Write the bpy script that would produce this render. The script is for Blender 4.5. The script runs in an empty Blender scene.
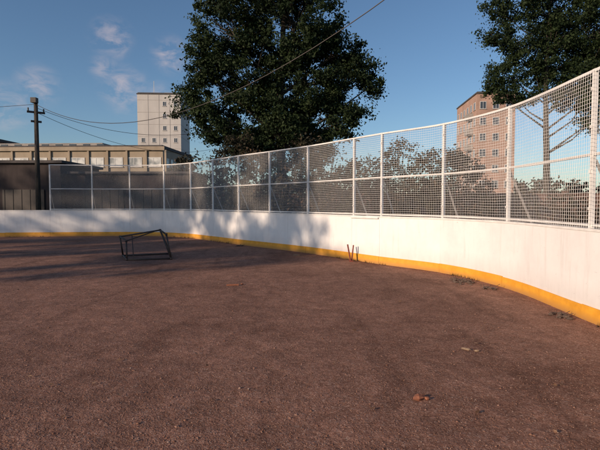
import bpy, math, random
import numpy as np
from mathutils import Vector, Matrix
random.seed(7); rng=np.random.default_rng(7)
S=bpy.context.scene
S.view_settings.view_transform='Standard'; S.view_settings.look='None'; S.view_settings.exposure=0
COL=S.collection

# ---------------------------------------------------------------- helpers
def empty(name,loc=(0,0,0)):
    o=bpy.data.objects.new(name,None); o.location=loc; COL.objects.link(o); return o
def mk(name,v,f,mat,parent=None,smooth=False,attr=None):
    m=bpy.data.meshes.new(name); 
    v=np.asarray(v,dtype=np.float32).reshape(-1,3)
    if isinstance(f,np.ndarray):
        n,k=f.shape
        m.vertices.add(len(v)); m.vertices.foreach_set('co',v.ravel())
        m.loops.add(n*k); m.loops.foreach_set('vertex_index',f.astype(np.int32).ravel())
        m.polygons.add(n); m.polygons.foreach_set('loop_start',np.arange(0,n*k,k,dtype=np.int32))
        m.update(calc_edges=True); m.validate()
    else:
        m.from_pydata([tuple(map(float,p)) for p in v],[],f); m.update()
    if attr is not None:
        a=m.attributes.new('tint','FLOAT','FACE'); a.data.foreach_set('value',np.asarray(attr,dtype=np.float32))
    if smooth: m.polygons.foreach_set('use_smooth',np.ones(len(m.polygons),dtype=bool))
    m.materials.append(mat)
    o=bpy.data.objects.new(name,m); COL.objects.link(o)
    if parent: o.parent=parent
    return o
class MB:
    def __init__(s): s.v=[]; s.f=[]; s.t=[]
    def box(s,x0,x1,y0,y1,z0,z1,M=None,t=0):
        b=len(s.v)
        for x,y,z in [(x0,y0,z0),(x1,y0,z0),(x1,y1,z0),(x0,y1,z0),(x0,y0,z1),(x1,y0,z1),(x1,y1,z1),(x0,y1,z1)]:
            p=Vector((x,y,z)); 
            if M is not None: p=M@p
            s.v.append(tuple(p))
        for q in [(0,3,2,1),(4,5,6,7),(0,1,5,4),(1,2,6,5),(2,3,7,6),(3,0,4,7)]:
            s.f.append(tuple(b+i for i in q)); s.t.append(t)
    def tube(s,pts,rad,n=6,t=0,cap=True):
        pts=[Vector(p) for p in pts]
        if not hasattr(rad,'__len__'): rad=[rad]*len(pts)
        b=len(s.v); N=len(pts)
        for i,p in enumerate(pts):
            d=(pts[min(i+1,N-1)]-pts[max(i-1,0)]).normalized()
            up=Vector((0,0,1)) if abs(d.z)<.9 else Vector((1,0,0))
            a=d.cross(up).normalized(); c=a.cross(d).normalized()
            for k in range(n):
                an=2*math.pi*(k+.5)/n
                s.v.append(tuple(p+(a*math.cos(an)+c*math.sin(an))*rad[i]))
        for i in range(N-1):
            for k in range(n):
                s.f.append((b+i*n+k,b+i*n+(k+1)%n,b+(i+1)*n+(k+1)%n,b+(i+1)*n+k)); s.t.append(t)
        if cap:
            s.f.append(tuple(b+k for k in range(n))[::-1]); s.t.append(t)
            s.f.append(tuple(b+(N-1)*n+k for k in range(n))); s.t.append(t)
    def make(s,name,mat,parent=None,smooth=False):
        return mk(name,s.v,s.f,mat,parent,smooth,s.t)

# ---------------------------------------------------------------- materials
def newmat(name):
    m=bpy.data.materials.new(name); m.use_nodes=True; nt=m.node_tree
    b=nt.nodes['Principled BSDF']; return m,nt,b
def N(nt,t,**k):
    n=nt.nodes.new(t)
    for a,v in k.items():
        if a in n.inputs.keys() : n.inputs[a].default_value=v
        else: setattr(n,a,v)
    return n
def ramp(nt,stops):
    r=nt.nodes.new('ShaderNodeValToRGB'); e=r.color_ramp.elements
    while len(e)<len(stops): e.new(.5)
    for i,(p,c) in enumerate(stops):
        e[i].position=p; e[i].color=(c[0],c[1],c[2],1) if hasattr(c,'__len__') else (c,c,c,1)
    return r
def pos(nt,scale=(1,1,1)):
    g=nt.nodes.new('ShaderNodeNewGeometry'); mp=nt.nodes.new('ShaderNodeMapping')
    mp.inputs['Scale'].default_value=scale; nt.links.new(g.outputs['Position'],mp.inputs['Vector']); return mp.outputs['Vector']
def mixc(nt,fac,a,b,mode='MIX'):
    m=nt.nodes.new('ShaderNodeMix'); m.data_type='RGBA'; m.blend_type=mode
    for i,x in ((0,fac),(6,a),(7,b)):
        if isinstance(x,(int,float)): m.inputs[i].default_value=x
        elif isinstance(x,tuple): m.inputs[i].default_value=(x[0],x[1],x[2],1)
        else: nt.links.new(x,m.inputs[i])
    return m.outputs[2]
def simple(name,c1,c2,scale=3,rough=.8,vs=(1,1,1),bump=0.0,metal=0,tint=0):
    m,nt,b=newmat(name); L=nt.links
    p=pos(nt,vs); n=N(nt,'ShaderNodeTexNoise',Scale=scale,Detail=6.0,Roughness=.65); L.new(p,n.inputs['Vector'])
    r=ramp(nt,[(.3,c1),(.7,c2)]); L.new(n.outputs['Fac'],r.inputs[0]); c=r.outputs[0]
    if tint:
        a=N(nt,'ShaderNodeAttribute',attribute_name='tint'); mr=N(nt,'ShaderNodeMapRange'); L.new(a.outputs['Fac'],mr.inputs[0])
        mr.inputs[3].default_value=1-tint; mr.inputs[4].default_value=1.0
        c=mixc(nt,1.0,c,mr.outputs[0],'MULTIPLY')
    L.new(c,b.inputs['Base Color']); b.inputs['Roughness'].default_value=rough; b.inputs['Metallic'].default_value=metal
    if bump:
        bp=N(nt,'ShaderNodeBump',Strength=bump,Distance=.02); L.new(n.outputs['Fac'],bp.inputs['Height']); L.new(bp.outputs[0],b.inputs['Normal'])
    return m

# gravel
def gravel_mat():
    m,nt,b=newmat('crushed_gravel'); L=nt.links; p=pos(nt)
    v=N(nt,'ShaderNodeTexVoronoi',Scale=90.0); L.new(p,v.inputs['Vector'])
    v2=N(nt,'ShaderNodeTexVoronoi',Scale=28.0); L.new(p,v2.inputs['Vector'])
    sx=N(nt,'ShaderNodeSeparateColor'); L.new(v.outputs['Color'],sx.inputs[0])
    r=ramp(nt,[(0,(.175,.085,.058)),(.5,(.25,.132,.094)),(.9,(.30,.175,.13)),(1,(.37,.255,.20))]); L.new(sx.outputs[0],r.inputs[0])
    sx2=N(nt,'ShaderNodeSeparateColor'); L.new(v2.outputs['Color'],sx2.inputs[0])
    r2=ramp(nt,[(0,(.85,.84,.83)),(.8,(1.05,1.05,1.05)),(1,(1.18,1.15,1.13))]); L.new(sx2.outputs[1],r2.inputs[0])
    c=mixc(nt,1.0,r.outputs[0],r2.outputs[0],'MULTIPLY')
    n=N(nt,'ShaderNodeTexNoise',Scale=.4,Detail=6.0,Roughness=.65,Distortion=.4); L.new(p,n.inputs['Vector'])
    r3=ramp(nt,[(.32,(.68,.64,.62)),(.5,(1,1,1)),(.7,(1.25,1.23,1.2))]); L.new(n.outputs['Fac'],r3.inputs[0])
    c=mixc(nt,1.0,c,r3.outputs[0],'MULTIPLY')
    n2=N(nt,'ShaderNodeTexNoise',Scale=3.6,Detail=6.0,Roughness=.72); L.new(p,n2.inputs['Vector'])
    r4=ramp(nt,[(.35,(.76,.74,.73)),(.65,(1.18,1.18,1.18))]); L.new(n2.outputs['Fac'],r4.inputs[0])
    c=mixc(nt,1.0,c,r4.outputs[0],'MULTIPLY')
    wv=N(nt,'ShaderNodeTexNoise',Scale=1.6,Detail=4.0,Roughness=.6,Distortion=.6); mpv=nt.nodes.new('ShaderNodeMapping'); mpv.inputs['Scale'].default_value=(1,.16,1); mpv.inputs['Rotation'].default_value=(0,0,.12); L.new(p,mpv.inputs[0]); L.new(mpv.outputs[0],wv.inputs['Vector'])
    rw=ramp(nt,[(.34,(.70,.68,.67)),(.44,(1,1,1))]); L.new(wv.outputs['Fac'],rw.inputs[0])
    c=mixc(nt,.85,c,rw.outputs[0],'MULTIPLY')
    L.new(c,b.inputs['Base Color']); b.inputs['Roughness'].default_value=.95; b.inputs['Specular IOR Level'].default_value=.15
    b1=N(nt,'ShaderNodeBump',Strength=.75,Distance=.035); L.new(n2.outputs['Fac'],b1.inputs['Height'])
    b2=N(nt,'ShaderNodeBump',Strength=.45,Distance=.005,invert=True); L.new(v.outputs['Distance'],b2.inputs['Height']); L.new(b1.outputs[0],b2.inputs['Normal'])
    L.new(b2.outputs[0],b.inputs['Normal'])
    return m
M_gravel=gravel_mat()
def board_mat():
    m,nt,b=newmat('white_board_paint'); L=nt.links
    n=N(nt,'ShaderNodeTexNoise',Scale=1.6,Detail=6.0,Roughness=.7); L.new(pos(nt,(1,1,.8)),n.inputs['Vector'])
    r=ramp(nt,[(.3,(.75,.73,.73)),(.6,(.83,.815,.81))]); L.new(n.outputs['Fac'],r.inputs[0])
    st=N(nt,'ShaderNodeTexNoise',Scale=9.0,Detail=5.0,Roughness=.6); L.new(pos(nt,(1,1,.1)),st.inputs['Vector'])
    rs=ramp(nt,[(.32,(.92,.91,.90)),(.46,(1,1,1))]); L.new(st.outputs['Fac'],rs.inputs[0])
    c=mixc(nt,1.0,r.outputs[0],rs.outputs[0],'MULTIPLY')
    sc=N(nt,'ShaderNodeTexNoise',Scale=16.0,Detail=3.0,Distortion=1.2); L.new(pos(nt,(1,1,2.6)),sc.inputs['Vector'])
    rc=ramp(nt,[(.68,0.0),(.76,.4)]); L.new(sc.outputs['Fac'],rc.inputs[0])
    c=mixc(nt,rc.outputs[0],c,(.3,.28,.28))
    g=nt.nodes.new('ShaderNodeNewGeometry'); sp=N(nt,'ShaderNodeSeparateXYZ'); L.new(g.outputs['Position'],sp.inputs[0])
    mr=N(nt,'ShaderNodeMapRange'); L.new(sp.outputs['Z'],mr.inputs[0]); mr.inputs[1].default_value=.2; mr.inputs[2].default_value=.55; mr.inputs[3].default_value=.45; mr.inputs[4].default_value=0
    mu=N(nt,'ShaderNodeMath',operation='MULTIPLY'); L.new(mr.outputs[0],mu.inputs[0]); L.new(st.outputs['Fac'],mu.inputs[1])
    c=mixc(nt,mu.outputs[0],c,(.42,.32,.28))
    a=N(nt,'ShaderNodeAttribute',attribute_name='tint'); m2=N(nt,'ShaderNodeMapRange'); L.new(a.outputs['Fac'],m2.inputs[0]); m2.inputs[3].default_value=.94
    c=mixc(nt,1.0,c,m2.outputs[0],'MULTIPLY')
    L.new(c,b.inputs['Base Color']); b.inputs['Roughness'].default_value=.55
    bp=N(nt,'ShaderNodeBump',Strength=.25,Distance=.02); L.new(n.outputs['Fac'],bp.inputs['Height']); L.new(bp.outputs[0],b.inputs['Normal'])
    return m
M_board=board_mat()
def yellow_mat():
    m,nt,b=newmat('yellow_kickplate_paint'); L=nt.links
    n=N(nt,'ShaderNodeTexNoise',Scale=5.0,Detail=7.0,Roughness=.7); L.new(pos(nt),n.inputs['Vector'])
    r=ramp(nt,[(.3,(.62,.27,.02)),(.65,(.80,.38,.035))]); L.new(n.outputs['Fac'],r.inputs[0])
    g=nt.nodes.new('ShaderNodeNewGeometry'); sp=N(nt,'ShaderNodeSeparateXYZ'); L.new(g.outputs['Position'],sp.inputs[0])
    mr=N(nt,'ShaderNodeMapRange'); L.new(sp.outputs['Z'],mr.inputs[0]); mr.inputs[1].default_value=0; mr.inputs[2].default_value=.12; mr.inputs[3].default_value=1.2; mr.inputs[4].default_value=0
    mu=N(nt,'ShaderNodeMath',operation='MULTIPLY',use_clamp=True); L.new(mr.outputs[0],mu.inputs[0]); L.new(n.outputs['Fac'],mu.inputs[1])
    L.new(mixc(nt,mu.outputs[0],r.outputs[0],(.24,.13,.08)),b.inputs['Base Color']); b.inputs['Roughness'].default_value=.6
    return m
M_yellow=yellow_mat()
M_seam=simple('panel_joint_grey',(.5,.47,.46),(.6,.57,.55),5)  # grey of the strips set in the joints between board panels
M_white=simple('white_metal_paint',(.62,.6,.58),(.8,.78,.76),6,.5)
M_wire=simple('galvanised_painted_wire',(.62,.60,.59),(.76,.74,.73),6,.5)
M_dark=simple('rusty_dark_steel',(.02,.018,.018),(.05,.035,.03),20,.6)
M_red=simple('red_brown_paint',(.16,.03,.02),(.22,.06,.04),20,.6)
M_soil=simple('soil_and_dry_grass',(.06,.055,.03),(.11,.09,.055),1.5,.95,bump=.5)
M_bark=simple('bark',(.03,.024,.019),(.075,.062,.05),9,.95,vs=(1,1,.25),bump=.8)
M_shed=simple('dark_shed_cladding',(.028,.02,.02),(.046,.034,.034),2,.9,vs=(3,3,.5))
M_roof=simple('bitumen_roof',(.05,.045,.045),(.09,.08,.08),2,.9)
M_beige=simple('beige_plaster',(.26,.21,.155),(.36,.30,.23),.6,.9,vs=(1,1,.4),bump=.2)
M_panel=simple('pale_panel_concrete',(.44,.42,.41),(.56,.54,.52),.25,.9,vs=(1,1,.35),bump=.2)
M_conc=simple('grey_concrete',(.22,.2,.19),(.34,.32,.3),1.2,.9,bump=.3)
M_frame=simple('white_window_frame',(.5,.5,.5),(.62,.62,.62),3,.5)
M_glass,_nt,_b=newmat('window_glass'); _b.inputs['Base Color'].default_value=(.05,.06,.075,1); _b.inputs['Roughness'].default_value=.12
def glass2():  # lit brightness of the factory windows is put into the pane colour
    m,nt,b=newmat('pale_lit_window'); L=nt.links
    n=N(nt,'ShaderNodeTexNoise',Scale=.7,Detail=2.0); L.new(pos(nt),n.inputs['Vector']); r=ramp(nt,[(.38,(.22,.24,.25)),(.5,(.55,.56,.55)),(.7,(.66,.66,.64))]); L.new(n.outputs['Fac'],r.inputs[0])
    L.new(r.outputs[0],b.inputs['Base Color']); b.inputs['Roughness'].default_value=.3; return m
M_glass2=glass2()
def brick_mat(name,c1,c2,mortar,scale=1.0):
    m,nt,b=newmat(name); L=nt.links
    g=nt.nodes.new('ShaderNodeNewGeometry'); sp=N(nt,'ShaderNodeSeparateXYZ'); L.new(g.outputs['Position'],sp.inputs[0])
    ad=N(nt,'ShaderNodeMath',operation='ADD'); L.new(sp.outputs[0],ad.inputs[0]); L.new(sp.outputs[1],ad.inputs[1])
    cb=N(nt,'ShaderNodeCombineXYZ'); L.new(ad.outputs[0],cb.inputs[0]); L.new(sp.outputs[2],cb.inputs[1])
    t=nt.nodes.new('ShaderNodeTexBrick'); t.inputs['Scale'].default_value=scale
    t.inputs['Color1'].default_value=(*c1,1); t.inputs['Color2'].default_value=(*c2,1); t.inputs['Mortar'].default_value=(*mortar,1)
    t.inputs['Brick Width'].default_value=.26; t.inputs['Row Height'].default_value=.08; t.inputs['Mortar Size'].default_value=.008
    L.new(cb.outputs[0],t.inputs['Vector'])
    n=N(nt,'ShaderNodeTexNoise',Scale=.5,Detail=6.0); L.new(g.outputs['Position'],n.inputs['Vector'])
    r=ramp(nt,[(.3,.75),(.7,1.1)]); L.new(n.outputs['Fac'],r.inputs[0])
    L.new(mixc(nt,1.0,t.outputs['Color'],r.outputs[0],'MULTIPLY'),b.inputs['Base Color']); b.inputs['Roughness'].default_value=.9
    return m
M_brick=brick_mat('pink_red_brick',(.37,.215,.16),(.43,.26,.20),(.38,.33,.29))
M_brick2=brick_mat('old_brick',(.13,.065,.05),(.17,.085,.062),(.15,.12,.1))
def leaf_mat(name,dark,mid,light):
    m,nt,b=newmat(name); L=nt.links
    a=N(nt,'ShaderNodeAttribute',attribute_name='tint'); r=ramp(nt,[(0,dark),(.55,mid),(1,light)]); L.new(a.outputs['Fac'],r.inputs[0])
    b.inputs['Roughness'].default_value=.65; b.inputs['Specular IOR Level'].default_value=.15; L.new(r.outputs[0],b.inputs['Base Color'])
    tr=N(nt,'ShaderNodeBsdfTranslucent'); L.new(r.outputs[0],tr.inputs[0])
    mx=N(nt,'ShaderNodeMixShader'); mx.inputs[0].default_value=.2
    L.new(b.outputs[0],mx.inputs[1]); L.new(tr.outputs[0],mx.inputs[2]); L.new(mx.outputs[0],nt.nodes['Material Output'].inputs[0])
    return m
M_leaf=leaf_mat('poplar_leaves',(.010,.018,.009),(.022,.038,.015),(.044,.064,.024))
M_leafb=leaf_mat('shrub_leaves',(.018,.018,.012),(.040,.038,.024),(.13,.08,.055))
M_leafd=leaf_mat('dead_leaves',(.12,.06,.03),(.2,.11,.06),(.35,.22,.14))

# ---------------------------------------------------------------- world + sun
SUN=Vector((-.80,-.60,0)).normalized(); EL=math.radians(16)
sd=Vector((SUN.x*math.cos(EL),SUN.y*math.cos(EL),math.sin(EL)))
W=bpy.data.worlds.new("World"); S.world=W; W.use_nodes=True; nt=W.node_tree; L=nt.links
bg=nt.nodes['Background']; bg.inputs['Strength'].default_value=.115
sky=nt.nodes.new('ShaderNodeTexSky'); sky.sky_type='NISHITA'; sky.sun_disc=False; sky.sun_elevation=EL
sky.sun_rotation=math.atan2(SUN.x,SUN.y); sky.air_density=1.0; sky.dust_density=.5; sky.ozone_density=3.6
tc=nt.nodes.new('ShaderNodeTexCoord'); nz=N(nt,'ShaderNodeVectorMath',operation='NORMALIZE'); L.new(tc.outputs['Generated'],nz.inputs[0])
mp=nt.nodes.new('ShaderNodeMapping'); mp.inputs['Scale'].default_value=(1,1,2.0); L.new(nz.outputs[0],mp.inputs[0])
cn=N(nt,'ShaderNodeTexNoise',Scale=22.0,Detail=9.0,Roughness=.62,Distortion=.5); L.new(mp.outputs[0],cn.inputs['Vector'])
tot=None
for (a,c,e),rad,am in [((-.394,1,.343),.05,.8),((-.272,1,.309),.045,.9),((-.366,1,.236),.06,.9),((-.55,1,.245),.05,.7),((-.41,1,.282),.035,.6),((-.30,1,.21),.05,.8),((-.62,1,.2),.06,.6),((.9,.6,.35),.3,.8),((-1,-.2,.3),.35,.8),((.2,-1,.4),.3,.8)]:
    d=Vector((a,c,e)).normalized()
    ds=N(nt,'ShaderNodeVectorMath',operation='DISTANCE'); L.new(nz.outputs[0],ds.inputs[0]); ds.inputs[1].default_value=d
    mr=N(nt,'ShaderNodeMapRange',interpolation_type='SMOOTHSTEP'); L.new(ds.outputs['Value'],mr.inputs[0])
    mr.inputs[1].default_value=0; mr.inputs[2].default_value=rad; mr.inputs[3].default_value=am; mr.inputs[4].default_value=0
    if tot is None: tot=mr.outputs[0]
    else:
        ad=N(nt,'ShaderNodeMath',operation='MAXIMUM'); L.new(tot,ad.inputs[0]); L.new(mr.outputs[0],ad.inputs[1]); tot=ad.outputs[0]
cr=ramp(nt,[(.42,0.0),(.68,.75)]); L.new(cn.outputs['Fac'],cr.inputs[0])
mu=N(nt,'ShaderNodeMath',operation='MULTIPLY'); L.new(tot,mu.inputs[0]); L.new(cr.outputs[0],mu.inputs[1])
hz=mixc(nt,mu.outputs[0],sky.outputs[0],(5.6,4.7,4.8))
L.new(hz,bg.inputs['Color'])
sl=bpy.data.lights.new('sun','SUN'); sl.energy=4.7; sl.angle=math.radians(.6); sl.color=(1,.765,.56)
so=bpy.data.objects.new('sun',sl); so.rotation_euler=(-sd).to_track_quat('-Z','Y').to_euler(); so.location=(-30,-30,30); COL.objects.link(so)

# ---------------------------------------------------------------- camera
cam=bpy.data.cameras.new('camera'); cam.sensor_width=36; cam.lens=36*470/600; cam.clip_end=3000; cam.clip_start=.05
co=bpy.data.objects.new('camera',cam); co.location=(0,0,1.58); co.rotation_euler=(math.radians(90-2.72),0,0); COL.objects.link(co); S.camera=co

# ---------------------------------------------------------------- rink outline
CP=[(-40,2),(-39.5,12),(-36,18.5),(-30,20.7),(-22,21.1),(-17,21.4),(-13.6,21.65),(-11.65,21.9),(-9.8,22.15),(-8.07,22.25),(-6.4,22.0),(-4.93,20.95),(-3.67,19.45),(-2.38,17.75),(-1.11,16.3),(.19,14.75),(1.43,12.95),(2.04,12.05),(3.17,10.6),(3.80,8.75),(3.86,6.35),(3.86,4.2),(3.8,2.2),(3.6,0),(2.9,-3.5),(0.5,-8),(-4,-11.5),(-10,-13),(-20,-13.5),(-30,-13),(-36,-10.5),(-39.5,-5)]
n=len(CP); path=[]; ctrl_idx=[]
for i in range(n):
    p0,p1,p2,p3=[np.array(CP[(i+k)%n],float) for k in (-1,0,1,2)]
    L_=np.linalg.norm(p2-p1); st=max(4,int(L_/.25)); ctrl_idx.append(len(path))
    for k in range(st):
        t=k/st; a=np.linalg.norm(p1-p0)**.5; b_=np.linalg.norm(p2-p1)**.5; c_=np.linalg.norm(p3-p2)**.5
        m1=(p2-p1)+b_*((p1-p0)/a-(p2-p0)/(a+b_)); m2=(p2-p1)+b_*((p3-p2)/c_-(p3-p1)/(b_+c_))
        path.append((2*t**3-3*t**2+1)*p1+(t**3-2*t**2+t)*m1+(-2*t**3+3*t**2)*p2+(t**3-t**2)*m2)
path=np.array(path); NP=len(path)
tan=np.roll(path,-1,0)-np.roll(path,1,0); tan/=np.linalg.norm(tan,axis=1)[:,None]
out=np.stack([-tan[:,1],tan[:,0]],1)
seg=np.linalg.norm(np.roll(path,-1,0)-path,axis=1); arc=np.concatenate([[0],np.cumsum(seg)]); TOT=arc[-1]
def at(s):
    s=s%TOT; i=min(np.searchsorted(arc,s,side='right')-1,NP-1); f=(s-arc[i])/seg[i]; j=(i+1)%NP
    o=out[i]*(1-f)+out[j]*f; o/=np.linalg.norm(o)
    return path[i]*(1-f)+path[j]*f, o
vis=[arc[ctrl_idx[i]] for i in range(5,23)]
stations=list(vis)
full=[]
for a,b_ in zip(stations[:-1],stations[1:]):
    k=max(1,round((b_-a)/2.1)); full+= [a+(b_-a)*q/k for q in range(k)]
s=stations[-1]; rest=TOT-(stations[-1]-stations[0]); k=round(rest/2.1)
full+=[s+rest*q/k for q in range(k)]
ST=full
def sweep(mb,s0,s1,o0,o1,z0,z1,t=0,step=.2):
    k=max(1,int((s1-s0)/step)); b=len(mb.v)
    for q in range(k+1):
        p,o=at(s0+(s1-s0)*q/k)
        for oo,z in ((o0,z0),(o1,z0),(o1,z1),(o0,z1)):
            mb.v.append((p[0]+o[0]*oo,p[1]+o[1]*oo,z))
    for q in range(k):
        for e in range(4):
            mb.f.append((b+q*4+e,b+(q+1)*4+e,b+(q+1)*4+(e+1)%4,b+q*4+(e+1)%4)); mb.t.append(t)
    mb.f.append((b,b+1,b+2,b+3)); mb.t.append(t); e=b+k*4; mb.f.append((e+3,e+2,e+1,e)); mb.t.append(t)

boards=empty('rink_boards')
mb=MB(); my=MB(); mc=MB(); ms=MB()
for i,s0 in enumerate(ST):
    s1=ST[(i+1)%len(ST)]; 
    if s1<s0: s1+=TOT
    if s1-s0>6: continue
    t=random.random(); j=random.uniform(-.003,.003)
    sweep(mb,s0+.001,s1-.001,j,.05+j,.03,1.2,t)
    j2=random.uniform(-.004,.003); h=.20+random.uniform(-.006,.006)
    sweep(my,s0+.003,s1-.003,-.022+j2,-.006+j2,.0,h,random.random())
    sweep(mc,s0+.001,s1-.001,-.015,.075,1.2,1.235,t)
    sweep(ms,s0-.0008,s0+.0008,.005,.045,.04,1.19)
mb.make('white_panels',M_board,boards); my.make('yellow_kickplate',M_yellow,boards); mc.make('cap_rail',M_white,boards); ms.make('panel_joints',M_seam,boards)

# fence on the boards
fence=empty('rink_safety_fence'); TOPZ=3.36; MIDZ=2.23
F0=arc[ctrl_idx[7]]; F1=arc[ctrl_idx[26]]
mp_=MB(); mr_=MB(); mw=MB(); mbz=MB()
for s0 in ST:
    p,o=at(s0)
    inf = F0-.01<=s0<=F1+.01
    ang=math.atan2(o[1],o[0]); M=Matrix.Translation((p[0],p[1],0))@Matrix.Rotation(ang,4,'Z')
    zt=TOPZ if inf else 1.2
    mp_.box(.052,.108,-.027,.027,0,zt,M)
    mbz.tube([M@Vector((.115,0,2.15 if inf else 1.1)),M@Vector((.62,0,1.1 if inf else .6)),M@Vector((.95,0,0))],.022,5)
    mbz.tube([M@Vector((.115,0,.55)),M@Vector((.80,0,.55))],.02,5)
    if inf:
        for zz in (1.5,2.0,2.6,3.1): mp_.box(.03,.052,-.012,.012,zz-.02,zz+.02,M)
sel=[s for s in ST if F0-.01<=s<=F1+.01]
for a,b_ in zip(sel[:-1],sel[1:]):
    for z,th in ((TOPZ-.04,.04),(MIDZ-.02,.036),(1.262,.03)):
        sweep(mr_,a+.028,b_-.028,.06,.1,z,z+th)
    visible = a<arc[ctrl_idx[22]]
    cell=.052 if visible else .11
    k=max(1,round((b_-a)/cell)); bow=random.uniform(-.022,.022); ph=random.random()*6
    zs=np.arange(1.25,TOPZ-.02,cell)
    def wp(s,z):
        p,o=at(s); u=(s-a)/(b_-a); off=.03+bow*math.sin(math.pi*u)*math.sin(math.pi*min(1,max(0,(z-1.2)/1.04%1)))
        return (p[0]+o[0]*off,p[1]+o[1]*off,z+.010*math.sin(7*u+ph)*math.sin(math.pi*u))
    for q in range(k):
        s=a+(b_-a)*(q+.5)/k
        mw.tube([wp(s+.008*math.sin(4*z+ph),z) for z in (1.24,1.6,2.0,2.25,2.6,3.0,3.345)],.0023,3,cap=False)
    for z in zs:
        mw.tube([wp(a+(b_-a)*u/6,z) for u in range(7)],.0023,3,cap=False)
mp_.make('posts',M_white,fence); mr_.make('rails',M_white,fence); mw.make('wire_mesh',M_wire,fence); mbz.make('outer_braces',M_conc,fence)
gate=empty('wooden_ledge'); g=MB(); ga=arc[ctrl_idx[16]]; gb=arc[ctrl_idx[17]]
sweep(g,ga-.02,gb-.02,-.05,-.016,1.165,1.2); g.make('plank',M_white,gate)

# ---------------------------------------------------------------- ground
mk('ground',[(-900,-900,-.006),(900,-900,-.006),(900,900,-.006),(-900,900,-.006)],[(0,1,2,3)],M_soil)
rink=empty('gravel_rink_surface')
me=[(float(p[0]),float(p[1]),0.0) for p in path]
mk('gravel_sheet',me,[tuple(range(len(me)))[::-1]],M_gravel,rink)
def inside(P):
    x,y=P[:,0],P[:,1]; c=np.zeros(len(P),bool); q=path
    for i in range(0,NP):
        a=q[i]; b_=q[(i+1)%NP]
        cond=((a[1]>y)!=(b_[1]>y)); 
        with np.errstate(divide='ignore',invalid='ignore'):
            xi=(b_[0]-a[0])*(y-a[1])/(b_[1]-a[1])+a[0]
        c^=cond&(x<xi)
    return c
def stones(npts,y0,y1,smin,smax,spread):
    y=y0+(y1-y0)*rng.random(npts)**1.25; x=(rng.random(npts)*2-1)*(y*.68+1.0)
    P=np.stack([x,y],1); P=P[inside(P)]; n_=len(P)
    base=np.array([[1,0,0],[0,1,0],[-1,0,0],[0,-1,0],[0,0,.75],[0,0,-.6]],float)
    s=(smin+(smax-smin)*rng.random(n_)**3)
    v=base[None]*(.65+.7*rng.random((n_,6,1)))+rng.normal(0,.16,(n_,6,3))
    th=rng.random(n_)*6.28; c,s_=np.cos(th),np.sin(th)
    vx=v[:,:,0]*c[:,None]-v[:,:,1]*s_[:,None]; vy=v[:,:,0]*s_[:,None]+v[:,:,1]*c[:,None]
    v=np.stack([vx,vy,v[:,:,2]*.75],2)*s[:,None,None]
    v[:,:,0]+=P[:,0][:,None]; v[:,:,1]+=P[:,1][:,None]; v[:,:,2]+=(s*.1)[:,None]
    f=np.array([[0,1,4],[1,2,4],[2,3,4],[3,0,4],[1,0,5],[2,1,5],[3,2,5],[0,3,5]])
    F=(f[None]+(np.arange(n_)*6)[:,None,None]).reshape(-1,3)
    t=np.repeat(rng.random(n_),8); return v.reshape(-1,3),F,t
def stone_mat():
    m,nt,b=newmat('loose_stone'); L=nt.links
    a=N(nt,'ShaderNodeAttribute',attribute_name='tint'); r=ramp(nt,[(0,(.16,.08,.055)),(.5,(.235,.127,.09)),(.93,(.28,.17,.13)),(1,(.38,.28,.23))]); L.new(a.outputs['Fac'],r.inputs[0])
    L.new(r.outputs[0],b.inputs['Base Color']); b.inputs['Roughness'].default_value=.95; b.inputs['Specular IOR Level'].default_value=.15; return m
M_stone=stone_mat()
for nm,a in (('fine_stones',(75000,2.0,9,.0025,.008,1)),('coarse_stones',(2600,2.2,18,.006,.016,1))):
    v,F,t=stones(*a); mk(nm,v,F,M_stone,rink,attr=t)
def leafscatter(name,npts,y0,y1,parent):
    y=y0+(y1-y0)*rng.random(npts); x=(rng.random(npts)*2-1)*(y*.68+1); P=np.stack([x,y],1); P=P[inside(P)]
    b=MB()
    for px,py in P:
        a=random.random()*6.28; l=random.uniform(.012,.035); w=l*.5
        M=Matrix.Translation((px,py,.014))@Matrix.Rotation(a,4,'Z')@Matrix.Rotation(random.uniform(-.5,.5),4,'X')
        i=len(b.v)
        for q in ((-l,0,0),(-l*.2,-w,.004),(l,0,.006),(-l*.1,w,.004)): b.v.append(tuple(M@Vector(q)))
        b.f.append((i,i+1,i+2,i+3)); b.t.append(random.random())
    b.make(name,M_leafd,parent)
leafscatter('leaf_litter',240,2.6,16,rink)

def chunk(b,x,y,z,sx,sy,sz,seed,rot=0):
    r=random.Random(seed); i=len(b.v); n1,n2=7,4
    M=Matrix.Translation((x,y,z))@Matrix.Rotation(rot,4,'Z')
    for a in range(n2+1):
        ph=math.pi*a/n2
        for k in range(n1):
            th=2*math.pi*k/n1; q=r.uniform(.75,1.2)
            b.v.append(tuple(M@Vector((sx*q*math.sin(ph)*math.cos(th),sy*q*math.sin(ph)*math.sin(th),sz*q*math.cos(ph)))))
    for a in range(n2):
        for k in range(n1):
            b.f.append((i+a*n1+k,i+(a+1)*n1+k,i+(a+1)*n1+(k+1)%n1,i+a*n1+(k+1)%n1)); b.t.append(r.random())
M_brickb=simple('broken_brick',(.22,.08,.045),(.34,.14,.08),25,.9,bump=.5)
M_rub=simple('rubble_dirt',(.10,.065,.05),(.19,.13,.10),18,.95,bump=.6,tint=.4)
M_straw=simple('dry_wood',(.28,.19,.12),(.42,.3,.2),20,.9,tint=.3)
b=MB(); chunk(b,.95,3.71,.018,.06,.034,.026,21,.4); chunk(b,1.018,3.70,.012,.02,.018,.014,3); b.make('brick_fragment',M_brickb)
b=MB(); chunk(b,1.78,4.98,.010,.06,.020,.012,5,-.5); chunk(b,1.88,4.93,.008,.03,.016,.010,6); b.make('wood_chips',M_straw)
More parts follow.
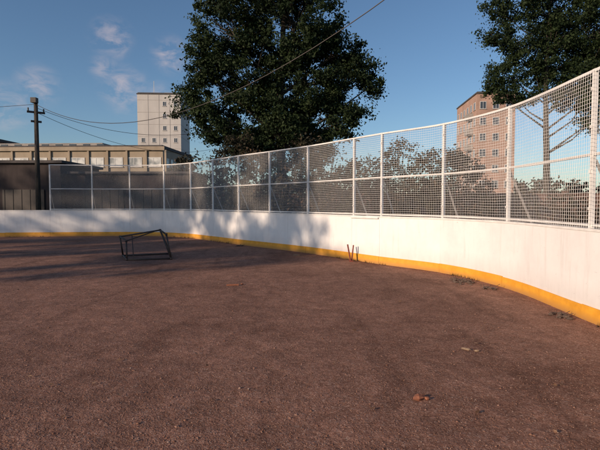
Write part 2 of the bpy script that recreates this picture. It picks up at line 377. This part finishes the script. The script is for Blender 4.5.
b=MB(); b.box(-.12,.11,-.022,.022,.004,.03,Matrix.Translation((-1.28,8.9,0))@Matrix.Rotation(.2,4,'Z')); chunk(b,-1.12,9.0,.015,.03,.03,.016,9); b.make('wood_scrap',M_brickb)
b=MB(); b.box(-.1,.1,-.018,.018,.006,.026,Matrix.Translation((-.1,14.0,0))@Matrix.Rotation(-.4,4,'Z')); b.make('wood_lath',M_straw)
def debris(name,cx,cy,r,n_,seed):
    rr=random.Random(seed); b=MB()
    for i in range(n_):
        a=rr.random()*6.28; d=r*rr.random()**.7
        s=rr.uniform(.012,.038)
        chunk(b,cx+d*math.cos(a)*.8,cy+d*math.sin(a)*1.5,s*.3+.03*max(0,1-d/r)*.8,s*rr.uniform(.8,1.8),s,s*.6,seed*100+i,rr.random()*3)
    e=empty(name); b.make('clods',M_rub,e)
    w=MB()
    for i in range(n_//2):
        a=rr.random()*3.14; d=r*rr.random()
        x=cx+d*math.cos(a*2)*.8; y=cy+d*math.sin(a*2)*1.4; l=rr.uniform(.05,.14)
        w.tube([(x,y,.02),(x+l*math.cos(a),y+l*math.sin(a),.03+rr.uniform(0,.06))],.004,4)
    w.make('twigs',M_rub,e)
debris('debris_pile',3.23,9.3,.26,38,11)
debris('debris_pile.001',3.45,8.5,.16,16,12)
debris('debris_pile.002',3.62,6.45,.14,18,13)
debris('debris_pile.003',-2.2,17.0,.2,14,14)
weeds=empty('weed_tufts'); wb=MB()
for i in range(420):
    s=random.uniform(arc[ctrl_idx[6]],arc[ctrl_idx[22]]); 
    if math.sin(s*1.7)+math.sin(s*.63+1)<.5: continue
    p,o=at(s)
    for k in range(5):
        x=p[0]-o[0]*random.uniform(.03,.10); y=p[1]-o[1]*random.uniform(.03,.10); h=random.uniform(.02,.08); w=.004
        a=random.random()*6.28; i0=len(wb.v)
        wb.v+=[(x-w*math.cos(a),y-w*math.sin(a),0),(x+w*math.cos(a),y+w*math.sin(a),0),(x+random.uniform(-.03,.03),y+random.uniform(-.03,.03),h)]
        wb.f.append((i0,i0+1,i0+2)); wb.t.append(random.random())
wb.make('blades',M_leafb,weeds)

# ---------------------------------------------------------------- stakes leaning at boards
st=empty('marker_stakes'); b=MB()
b.tube([(1.36,12.55,0),(1.28,12.6,.46)],.02,6); b.tube([(1.39,12.58,0),(1.44,12.62,.44)],.018,6)
b.box(-.05,.05,-.04,.04,0,.03,Matrix.Translation((1.375,12.56,0))); b.make('stake_bars',M_red,st)

# ---------------------------------------------------------------- toppled goal frame
goal=empty('hockey_goal_frame'); b=MB()
A=(-4.72,12.75,.03);B=(-3.58,13.0,.03);C=(-5.2,13.75,.03);G=(-3.95,14.3,.03)
D=(-5.2,13.55,.6);E=(-3.98,13.35,.80);H=(-4.78,12.9,.53);F=(-3.72,13.05,.70)
r=.024
for P_ in ([A,B],[A,C],[C,G],[G,B],[C,D],[D,E],[E,B],[A,H],[D,H],[E,G],[F,B],[E,F]):
    b.tube(P_,r,8)
mid=lambda p,q,t:tuple(p[i]*(1-t)+q[i]*t for i in range(3))
b.tube([mid(A,B,.15),mid(D,E,.3)],.014,6); b.tube([H,mid(D,E,.9)],.016,6)
for P_ in (A,B,C,G,D,E,H,F):
    b.tube([(P_[0],P_[1],P_[2]-.028),(P_[0],P_[1],P_[2]+.03)],.034,8)
b.make('bent_tubes',M_dark,goal,True)

# ---------------------------------------------------------------- trees
def leaves_mesh(name,centers,rad,nper,size,mat,parent,flat=.75):
    n_=len(centers); c=np.repeat(np.array(centers),nper,0); rr=np.repeat(np.array(rad),nper)
    N_=len(c); d=rng.normal(0,.55,(N_,3)); d[:,2]*=flat; p=c+d*rr[:,None]
    u=rng.normal(0,1,(N_,3)); u/=np.linalg.norm(u,axis=1)[:,None]; w=rng.normal(0,1,(N_,3)); w=np.cross(u,w); w/=np.linalg.norm(w,axis=1)[:,None]
    s=size*(.6+.8*rng.random(N_))[:,None]
    v=np.stack([p-u*s,p-w*s*.55-u*s*.15,p+u*s,p+w*s*.55-u*s*.15],1).reshape(-1,3)
    F=np.arange(N_*4).reshape(-1,4)
    t=np.clip(np.repeat(rng.random(n_),nper)*.6+rng.random(N_)*.4,0,1)
    return mk(name,v,F,mat,parent,attr=t)
def tree(name,base,lean,blobs,trunk_h,tr,dens,nper,size,mat=M_leaf,seed=1,crad=.5,holes=.15,depth=.9):
    R=random.Random(seed); e=empty(name,(0,0,0)); bx,by=base
    cs=[];rs=[]; limbs=MB()
    tp=[]; K=9
    for k in range(K+1):
        t=k/K; tp.append(Vector((bx+lean[0]*t+.25*math.sin(t*5+seed),by+lean[1]*t+.2*math.cos(t*4+seed)-.2,trunk_h*t)))
    limbs.tube(tp,[tr*(1.35 if k==0 else 1)*(1-.8*k/K) for k in range(K+1)],10)
    for bl in blobs:
        X,Z,Rd=bl[:3]
        cy=(bl[3] if len(bl)>3 else by+R.uniform(-.25,.25)*Rd)
        cen=Vector((X,cy,Z)); tz=max(.28*trunk_h,min(trunk_h*.97,Z-.75*abs(X-bx)-Rd*.3)); t=tz/trunk_h
        i=min(K-1,int(t*K)); sp=tp[i].lerp(tp[i+1],t*K-i)
        m1=sp.lerp(cen,.5)+Vector((R.uniform(-.3,.3),R.uniform(-.3,.3),-.12*Rd))
        lr=max(.045,tr*.36*(1-.55*t)); limbs.tube([sp,m1,cen],[lr,lr*.6,lr*.25],6)
        nn=int(dens*Rd**2)
        for q in range(nn):
            d=Vector((R.gauss(0,1),R.gauss(0,1),R.gauss(0,1))).normalized(); rr=Rd*(.35+.78*R.random()**.6)
            d2=Vector((d.x,d.y*depth,d.z)); p=cen+d2*rr
            k=math.sin(p.x*1.5+seed)*math.sin(p.z*1.7+seed*2)+.35*math.sin(p.y*1.1+p.x*2.9+seed*3)
            if k>holes : continue
            cs.append(tuple(p)); rs.append(crad*R.uniform(.4,1.25))
            if q%3==0:
                b0=cen.lerp(m1,R.random()*.7); mm=b0.lerp(p,.5)+Vector((0,0,R.uniform(-.15,.1)))
                limbs.tube([b0,mm,p],[.035,.022,.01],4,cap=False)
    limbs.make('trunk_and_limbs',M_bark,e,True)
    leaves_mesh('foliage',cs,rs,nper,size,mat,e)
    return e
big=[(-2.4,16.3,3.2),(-4.3,12.3,2.2),(-.3,12.6,2.7),(-6.2,9.9,1.3),(-3.4,9.3,2.6),(.4,9.3,2.6),(3.5,9.5,1.25),(-7.0,6.9,1.1),(-4.8,7.0,1.7),(-1.3,6.9,2.2),(2.1,6.9,1.6),(2.6,11.3,1.4),(-5.5,14.3,.9),(-2.5,20.0,2.8),(.6,15.6,1.6),(4.6,9.0,.7),(-.9,5.3,1.9),(3.5,7.1,.8),(-7.2,8.3,.7),(-3.2,5.2,1.3),(1.2,5.4,1.2)]
tree('poplar_tree',(-.9,30),(-.3,0),big,17.5,.36,28,95,.092,seed=3,crad=.5,holes=.66)
rt=[(15.6,16.3,1.8),(18.8,15.6,2.4),(21.7,14.3,2.6),(15.3,13.0,1.5),(18.0,12.6,1.8),(21.2,11.2,2.1),(14.9,10.8,1.3),(14.0,9.6,.9),(16.6,9.6,1.1),(19.3,10.4,1.5),(17.2,11.3,1.3),(20.6,8.9,1.3),(23.4,12,2.6),(22.8,9.2,1.6),(18.8,19,2.7),(14.0,15.4,1.0),(13.6,13.6,.7),(15.5,8.9,.7),(18.3,8.9,.9),(20.9,7.3,.8)]
tree('poplar_tree.001',(17.4,34),(.4,0),rt,18,.27,23,80,.092,seed=8,crad=.5,holes=.9)
# off-frame tree row at the left whose shade falls over the far boards
ti=0
for (x,y,h) in ((-32.0,-8.0,14.6),(-36.0,-5.4,15.4),(-40.4,-2.6,14.8),(-44.6,-.0,16.0),(-49,3.0,15.8),(-54,6.4,16.5)):
    R=random.Random(int(x*7)); bl=[(x+R.uniform(-1.9,1.9),R.uniform(.74,1)*h-.8,R.uniform(1.1,1.8),y+R.uniform(-1.6,1.6)) for _ in range(8)]
    ti+=1; tree('poplar_tree.%03d'%(ti+1),(x,y),(0,0),bl,h*.9,.22,8,22,.2,seed=20+ti,crad=.6,holes=.6)
def shrubs(name,items,mat,seed,size,nper,dens):
    R=random.Random(seed); e=empty(name); cs=[];rs=[]; st_=MB()
    for (x,y,h,r_) in items:
        for k in range(5):
            a=R.random()*6.28; st_.tube([(x,y,0),(x+.3*r_*math.cos(a),y+.3*r_*math.sin(a),h*.5),(x+.7*r_*math.cos(a),y+.7*r_*math.sin(a),h*.92)],[.05,.03,.012],5)
        for q in range(int(dens*r_*h)):
            z=h*(.06+.94*R.random()); f=r_*(1.0-.45*abs(z/h-.45)*1.6)*R.random()**.5; a=R.random()*6.28
            cs.append((x+f*math.cos(a),y+f*math.sin(a),z)); rs.append(R.uniform(.22,.5))
    st_.make('stems',M_bark,e); leaves_mesh('foliage',cs,rs,nper,size,mat,e)
R=random.Random(5); it=[]
x=-6.5
while x<11.5:
    hh=4.6+.5*math.sin(x*1.3)+R.uniform(-.6,.4)
    if x>5.0: hh=5.2-.22*(x-5)+R.uniform(-.6,.3)
    it.append((x,27.2+R.uniform(-.8,1.2),hh,R.uniform(.9,1.4))); x+=R.uniform(1.0,1.6)
shrubs('shrub_thicket',it,M_leafb,5,.085,34,13)
it=[]; x=9
while x<30:
    it.append((x,25+R.uniform(-1,4),R.uniform(1.9,3.0),R.uniform(.8,1.3))); x+=R.uniform(1.1,2.1)
shrubs('shrub_thicket.001',it,M_leafb,6,.085,30,12)
it=[]; 
for i in range(110):
    a=-1.15+2.3*i/110+R.uniform(-.01,.01); d=150+R.uniform(-12,25)
    it.append((d*math.sin(a),d*math.cos(a),R.uniform(6,10.5),R.uniform(3,4.5)))
def belt(name,items):
    cs=[];rs=[]
    e=empty(name); tb=MB()
    for (x,y,h,r_) in items:
        tb.tube([(x,y,0),(x,y,h*.7)],[.25,.1],5)
        for q in range(20):
            z=h*(.12+.88*R.random()); f=r_*math.sqrt(max(0.05,1-((z/h-.5)/.6)**2))*R.random()**.5; a=R.random()*6.28
            cs.append((x+f*math.cos(a),y+f*math.sin(a),z)); rs.append(R.uniform(1,1.8))
    tb.make('trunks',M_bark,e); leaves_mesh('foliage',cs,rs,20,.55,M_leafb,e)
belt('distant_tree_line',it)

# ---------------------------------------------------------------- buildings
def building(name,loc,rot,w,dp,h,wall,rows,bays,ww,wh,z0=1.2,fh=3.0,glass=M_glass,parapet=.5,sides=(0,1,2,3),roof=M_roof,extra=None,skip=None):
    e=empty(name,(loc[0],loc[1],0)); e.rotation_euler=(0,0,rot)
    b=MB(); b.box(0,w,0,dp,-.2,h); b.make('walls',wall,e)
    b=MB(); b.box(-.15,w+.15,-.15,dp+.15,h,h+.22); b.box(.1,w-.1,.1,dp-.1,h+.22,h+.22+parapet*.5); b.make('roof',roof,e)
    fr=MB(); gl=MB(); sl_=MB()
    for sd_ in sides:
        ln=w if sd_%2==0 else dp; nb=bays if sd_%2==0 else max(1,int(bays*dp/w))
        M={0:Matrix.Identity(4),1:Matrix.Translation((w,0,0))@Matrix.Rotation(math.pi/2,4,'Z'),2:Matrix.Translation((w,dp,0))@Matrix.Rotation(math.pi,4,'Z'),3:Matrix.Translation((0,dp,0))@Matrix.Rotation(-math.pi/2,4,'Z')}[sd_]
        for r_ in range(rows):
            for k in range(nb):
                if skip and skip(sd_,r_,k): continue
                cx=ln*(k+.5)/nb; zb=z0+fh*r_
                if zb+wh>h-.2: continue
                x0=cx-ww/2; x1=cx+ww/2; t=.08
                gl.box(x0+t,x1-t,-.03,-.004,zb+t,zb+wh-t,M)
                fr.box(x0,x0+t,-.06,0,zb,zb+wh,M); fr.box(x1-t,x1,-.06,0,zb,zb+wh,M)
                fr.box(x0+t,x1-t,-.06,0,zb,zb+t,M); fr.box(x0+t,x1-t,-.06,0,zb+wh-t,zb+wh,M)
                fr.box(cx-.03,cx+.03,-.055,-.031,zb+t,zb+wh-t,M)
                sl_.box(x0-.08,x1+.08,-.12,0,zb-.08,zb-.003,M)
    gl.make('window_glass',glass,e); fr.make('window_frames',M_frame,e); sl_.make('window_sills',M_conc,e)
    if extra: extra(e)
    return e
def ex_brick(e):
    b=MB()
    for r_ in range(6):
        z=2.9+3.05*r_
        b.box(-1.0,-.002,2.0,5.0,z,z+.15); b.box(-1.0,-.94,2.0,5.0,z+.15,z+1.1); b.box(-.94,-.002,2.0,2.06,z+.15,z+1.1); b.box(-.94,-.002,4.94,5.0,z+.15,z+1.1)
    b.make('balconies',M_conc,e)
    b=MB(); b.box(1.6,3.0,5,7,23.1,24.1); b.make('roof_vents',M_brick,e)
building('brick_apartment_house',(34.2,92),-.08,7.3,15,22.6,M_brick,7,3,1.2,1.45,1.4,3.05,sides=(0,3),extra=ex_brick)
def ex_tower(e):
    b=MB()
    for k in range(1,10): b.box(-.02,11.02,-.02,13.02,3.1*k,3.1*k+.06)
    for k in range(1,4): b.box(2.75*k-.03,2.75*k+.03,-.035,-.022,0,29.4)
    b.make('panel_joints',M_conc,e)
    b=MB(); b.box(6,9,4,8,29.9,30.8); b.box(3.5,3.6,3,3.1,29.9,33.5); b.make('roof_housing',M_panel,e)
building('pale_tower_block',(-41.8,122),.06,11.0,13,29.4,M_panel,9,4,.9,1.2,1.6,3.1,sides=(0,3),extra=ex_tower,skip=lambda s,r,k:(s==0 and k in (0,1) and r%4!=1) )
def ex_fac(e):
    b=MB()
    for k in range(0,15): b.box(2.6*k-.12,2.6*k+.12,-.2,0,0,8.5)
    b.box(-.3,36.3,-.3,-.153,8.45,8.95); b.make('pilasters_and_cornice',M_beige,e)
    b=MB(); b.box(8,26,4,9,9.15,10.0); b.make('roof_monitor',M_conc,e)
    b=MB()
    for k in range(9): b.box(9.2+2*k,10.2+2*k,3.96,3.999,9.3,9.85)
    b.make('monitor_glazing',M_glass,e)
building('factory_hall',(-54,64),-.05,36,14,8.7,M_beige,2,14,2.1,1.25,2.2,4.1,glass=M_glass2,sides=(0,1),extra=ex_fac)
building('brick_workshop',(-62,74),0,14.5,10,11.2,M_brick2,3,5,1.4,1.6,1.6,3.4,sides=(0,1))
sh=empty('garage_row'); b=MB()
b.box(-24,-13.2,26,31,0,3.75); b.box(-13.19,-6.2,26.5,31,0,3.2); b.make('walls',M_shed,sh)
b=MB(); b.box(-24.2,-13.0,25.8,31.2,3.75,3.9); b.box(-12.99,-6.0,26.3,31.2,3.2,3.32); b.make('roofs',M_roof,sh)
b=MB()
for x in (-22.8,-19.6,-16.4,-12.2,-9.4):
    y=25.97 if x<-13.2 else 26.47
    b.box(x,x+2.3,y-.03,y,.05,2.3); 
    for q in range(5): b.box(x+.1+q*.47,x+.13+q*.47,y-.05,y-.031,.05,2.3)
b.make('garage_doors',M_dark,sh)
wl=empty('yard_wall'); b=MB()
for k in range(16): b.box(-5+k*2.5+.16,-5+k*2.5+2.34,31,31.16,0,2.2,t=random.random())
b.make('wall_slabs',M_brick2,wl); b=MB()
for k in range(17): b.box(-5+k*2.5-.15,-5+k*2.5+.15,30.93,31.22,0,2.35)
b.make('wall_piers',M_brick2,wl)

# ---------------------------------------------------------------- utility pole + wires
def pole(name,x,y,h):
    e=empty(name); b=MB(); b.tube([(x,y,0),(x,y,h)],[.14,.095],10); b.make('shaft',M_bark,e,True)
    b=MB(); M=Matrix.Translation((x,y,0))@Matrix.Rotation(.65,4,'Z')
    b.box(-.42,.42,-.05,.05,h-.62,h-.52,M); b.box(-.25,.25,-.05,.05,h-1.1,h-1.0,M)
    for q in (-.36,.36,0): b.tube([M@Vector((q,0,h-.52)),M@Vector((q,0,h-.36))],.035,8)
    b.box(-.14,.14,-.14,.12,h-.1,h+.16,Matrix.Translation((x,y-.12,0)))
    b.make('crossarm_and_box',M_dark,e)
    return e
pole('utility_pole',-13.9,25,6.9)
pole('utility_pole.001',9.0,7.1,11.6)
cab=empty('overhead_cables'); w=MB()
def wire(p0,p1,sag,r=.012):
    p0=Vector(p0);p1=Vector(p1); pts=[]
    for k in range(33):
        t=k/32; p=p0.lerp(p1,t); p.z-=sag*4*t*(1-t); pts.append(p)
    w.tube(pts,r,5)
wire((-13.9,25,6.75),(9,7.1,11.5),3.9,.014)
wire((-13.7,24.8,6.5),(-2.4,29.6,7.0),1.3,.012); wire((-13.8,24.9,6.3),(-6.5,41,6.5),1.2,.012)
wire((-13.9,25,6.75),(-45,31,7.9),.5); 
w.make('wires',M_dark,cab)
